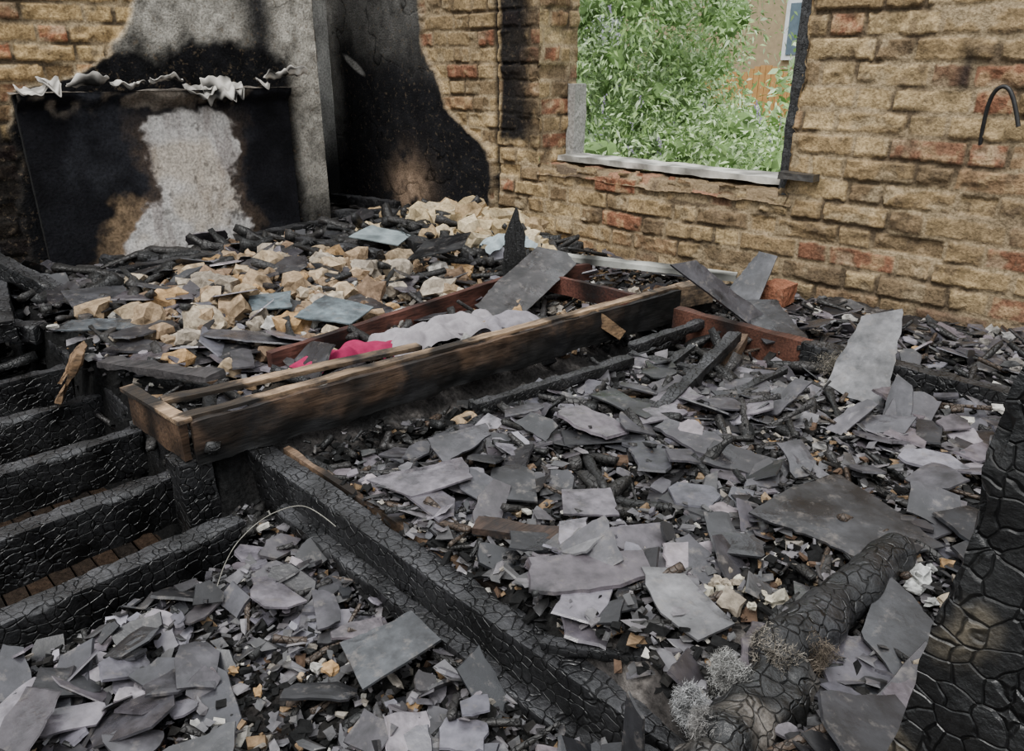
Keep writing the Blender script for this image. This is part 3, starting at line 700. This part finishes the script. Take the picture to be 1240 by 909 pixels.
cloth('pink_cloth',2.56,-1.62,.105,.30,.09,1.4,(.28,.022,.072),3,.014)
cloth('grey_cloth',2.57,-1.32,.10,.42,.15,1.5,(.27,.25,.265),6,.02)
cloth('grey_cloth',2.61,-1.12,.085,.3,.13,1.2,(.22,.205,.225),8,.02)
cloth('grey_cloth',2.02,-.52,.16,.2,.12,1.2,(.32,.38,.40),12,.02)
v,f,c=boxmesh(3.02,3.10,-.3,-.2,.05,.12,.015,(.26,.11,.065),.01,3);mesh_obj('loose_brick',v,f,np.array(c),M_wall)
def curve(name,pts,r,col,mat):
    cu=bpy.data.curves.new(name,'CURVE');cu.dimensions='3D';sp=cu.splines.new('NURBS');sp.points.add(len(pts)-1)
    for i,p in enumerate(pts): sp.points[i].co=(*p,1)
    sp.use_endpoint_u=True;sp.order_u=3;cu.bevel_depth=r;cu.bevel_resolution=3;o=bpy.data.objects.new(name,cu)
    COL.objects.link(o);dg=bpy.context.evaluated_depsgraph_get();me=bpy.data.meshes.new_from_object(o.evaluated_get(dg))
    bpy.data.objects.remove(o)
    ca=me.color_attributes.new('Col','FLOAT_COLOR','POINT');ca.data.foreach_set('color',list((*col,1))*len(me.vertices))
    me.materials.clear();me.materials.append(mat);o=bpy.data.objects.new(name,me);COL.objects.link(o);return o
curve('wall_hook',[(3.50,.0,.58),(3.50,-.02,.66),(3.515,-.04,.735),(3.55,-.05,.75),(3.58,-.05,.70),(3.60,-.05,.64)],.006,(.02,.02,.02),M_metal)
curve('electric_wire',[(3.05,-2.24,-.10),(3.02,-2.20,-.04),(3.005,-2.12,.0),(3.03,-2.06,.02),(3.08,-2.04,.03),(3.14,-2.03,.01)],.0008,(.20,.19,.16),M_metal)

# ---------------------------------------------------------------- outside
def gnd(U,V):
    return .1*fbm(U,V,3,2),np.broadcast_to(np.array([.16,.26,.08]),U.shape+(3,))*(1+fbm(U*3,V*3,3,2)[...,None]),None
grid('garden_ground',(0,0,-2.6),(1,0,0),(0,1,0),(0,0,1),-14,8,.4,22,.25,gnd,M_ext)
lv=MB();core=MB();GR=[(.29,.42,.16),(.36,.51,.23),(.46,.60,.33),(.19,.31,.10),(.52,.63,.42),(.40,.54,.29)]
blobs=[]
def openv(x,y,z):
    a=math.degrees(math.atan2(y+2.64,x-4.237))
    return a<120.0 and z>.66
for _ in range(150):
    x=random.uniform(-3.2,1.9);y=random.uniform(2.0,4.2)
    blobs.append((x,y,random.uniform(-1.0,1.8),random.uniform(.28,.52)))
for _ in range(40):
    blobs.append((random.uniform(-1.8,2.2),random.uniform(1.6,2.3),random.uniform(-1.2,.2),random.uniform(.3,.5)))
blobs=[b for b in blobs if not openv(b[0]+.4*b[3],b[1],b[2]+.4*b[3])]
for _ in range(46):
    d=random.uniform(5.6,7.2);a=math.radians(random.uniform(121.6,134));z=random.uniform(.1,1.9)
    blobs.append((4.237+d*math.cos(a),-2.64+d*math.sin(a),z,random.uniform(.22,.36)))
for (x,y,z,r) in blobs:
    rock(core,x,y,z,r*.26,(.18,.29,.10),1)
    k0=.75+.5*random.random()
    for _ in range(int(1300*r)):
        d=Vector((random.gauss(0,1),random.gauss(0,1),random.gauss(0,1))).normalized()*r*random.uniform(.25,1.12)
        p=Vector((x,y,z))+d
        dr=(d.normalized()*.6+Vector((random.gauss(0,.6),random.gauss(0,.6),random.gauss(-.1,.6)))).normalized()
        L=random.uniform(.03,.075);w=L*.17;sd=dr.cross(Vector((random.gauss(0,1),random.gauss(0,1),random.gauss(0,1)))).normalized()*w
        c=random.choice(GR);c=tuple(q*k0 for q in c)
        lv.add([tuple(p),tuple(p+dr*L*.45+sd),tuple(p+dr*L+Vector((0,0,-.01))),tuple(p+dr*L*.45-sd)],[(0,1,2,3)],c)
    if random.random()<.4:
        for _ in range(2):
            d=Vector((random.gauss(0,1),random.gauss(-1,1),random.gauss(.5,1))).normalized()*r
            for k in range(9):
                q=Vector((x,y,z))+d*(1+.02*k)+Vector((random.gauss(0,.006),random.gauss(0,.006),k*.007))
                s=.007;lv.add([tuple(q+Vector((s,0,0))),tuple(q+Vector((0,0,s))),tuple(q-Vector((s,0,0))),tuple(q-Vector((0,0,s)))],[(0,1,2,3)],(.38,.30,.5))
bush=empty('buddleia_bush');lv.obj('leaves',M_leaf,bush);core.obj('branches_core',M_leaf,bush)
hd=MB()
for _ in range(90):
    x=random.uniform(-11,1.5);y=random.uniform(8.5,11.5);z=random.uniform(-2.2,.0)
    if x<-6 or x>-2: z+=random.uniform(0,2.2)
    for _ in range(260):
        d=Vector((random.gauss(0,1),random.gauss(0,1),random.gauss(0,1))).normalized()*random.uniform(.3,.75);p=Vector((x,y,z))+d
        a=Vector((random.gauss(0,.06),random.gauss(0,.06),random.gauss(0,.06)));b=Vector((random.gauss(0,.05),random.gauss(0,.05),random.gauss(0,.05)))
        hd.add([tuple(p),tuple(p+a),tuple(p+a+b),tuple(p+b)],[(0,1,2,3)],random.choice(GR))
hd.obj('garden_hedge',M_leaf)
hs_=empty('neighbour_house')
def hb(n,b,c,mat=M_ext,par=hs_):
    v,f,cc=boxmesh(*b,.5,c);return mesh_obj(n,v,f,np.array(cc),mat,par)
hb('brick_wall',(-9,-1.0,14.0,19,-2.6,4.2),(.36,.28,.18))
hb('window_frame',(-4.6,-3.6,13.93,14.02,.9,2.1),(.7,.72,.74))
hb('window_glass',(-4.5,-4.15,13.91,13.94,1.0,2.0),(.12,.16,.2));hb('window_glass_b',(-4.05,-3.7,13.91,13.94,1.0,2.0),(.12,.16,.2))
hb('roof',(-9.3,-.7,13.7,19.3,4.2,4.6),(.2,.1,.07))
fn=empty('garden_fence')
for i in range(40):
    x=-6+i*.13;zt=.60+.2*abs(math.sin(i*.35))
    hb('board',(x,x+.12,12.6,12.63,-2.6,zt),(.48,.25,.10),M_ext,fn)

# ---------------------------------------------------------------- light & camera
w=bpy.data.worlds.new('overcast');bpy.context.scene.world=w;w.use_nodes=True;nt=w.node_tree;bg=nt.nodes['Background']
tc=nt.nodes.new('ShaderNodeTexCoord');sp=nt.nodes.new('ShaderNodeSeparateXYZ');cr=nt.nodes.new('ShaderNodeValToRGB')
nt.links.new(tc.outputs['Generated'],sp.inputs[0]);nt.links.new(sp.outputs['Z'],cr.inputs[0]);nt.links.new(cr.outputs[0],bg.inputs[0])
cr.color_ramp.elements[0].position=0;cr.color_ramp.elements[0].color=(.17,.18,.19,1)
cr.color_ramp.elements[1].position=.9;cr.color_ramp.elements[1].color=(.94,.97,1.0,1)
bg.inputs[1].default_value=2.4
sd=bpy.data.lights.new('sun','SUN');sd.energy=3.0;sd.angle=math.radians(26);sd.color=(1,.98,.94)
so=bpy.data.objects.new('sun',sd);COL.objects.link(so);so.rotation_euler=Vector((-.2,.6,-1)).to_track_quat('-Z','Y').to_euler()
F=930.0;th=math.radians(22);c_,s_=math.cos(th),math.sin(th)
cam=bpy.data.cameras.new('camera');co=bpy.data.objects.new('camera',cam);COL.objects.link(co)
cam.sensor_width=36;cam.lens=36*F/1240;cam.clip_start=.02
co.location=(4.237,-2.637,.8);co.rotation_euler=Vector((-.7193*c_,.6947*c_,-s_)).to_track_quat('-Z','Y').to_euler()
bpy.context.scene.camera=co
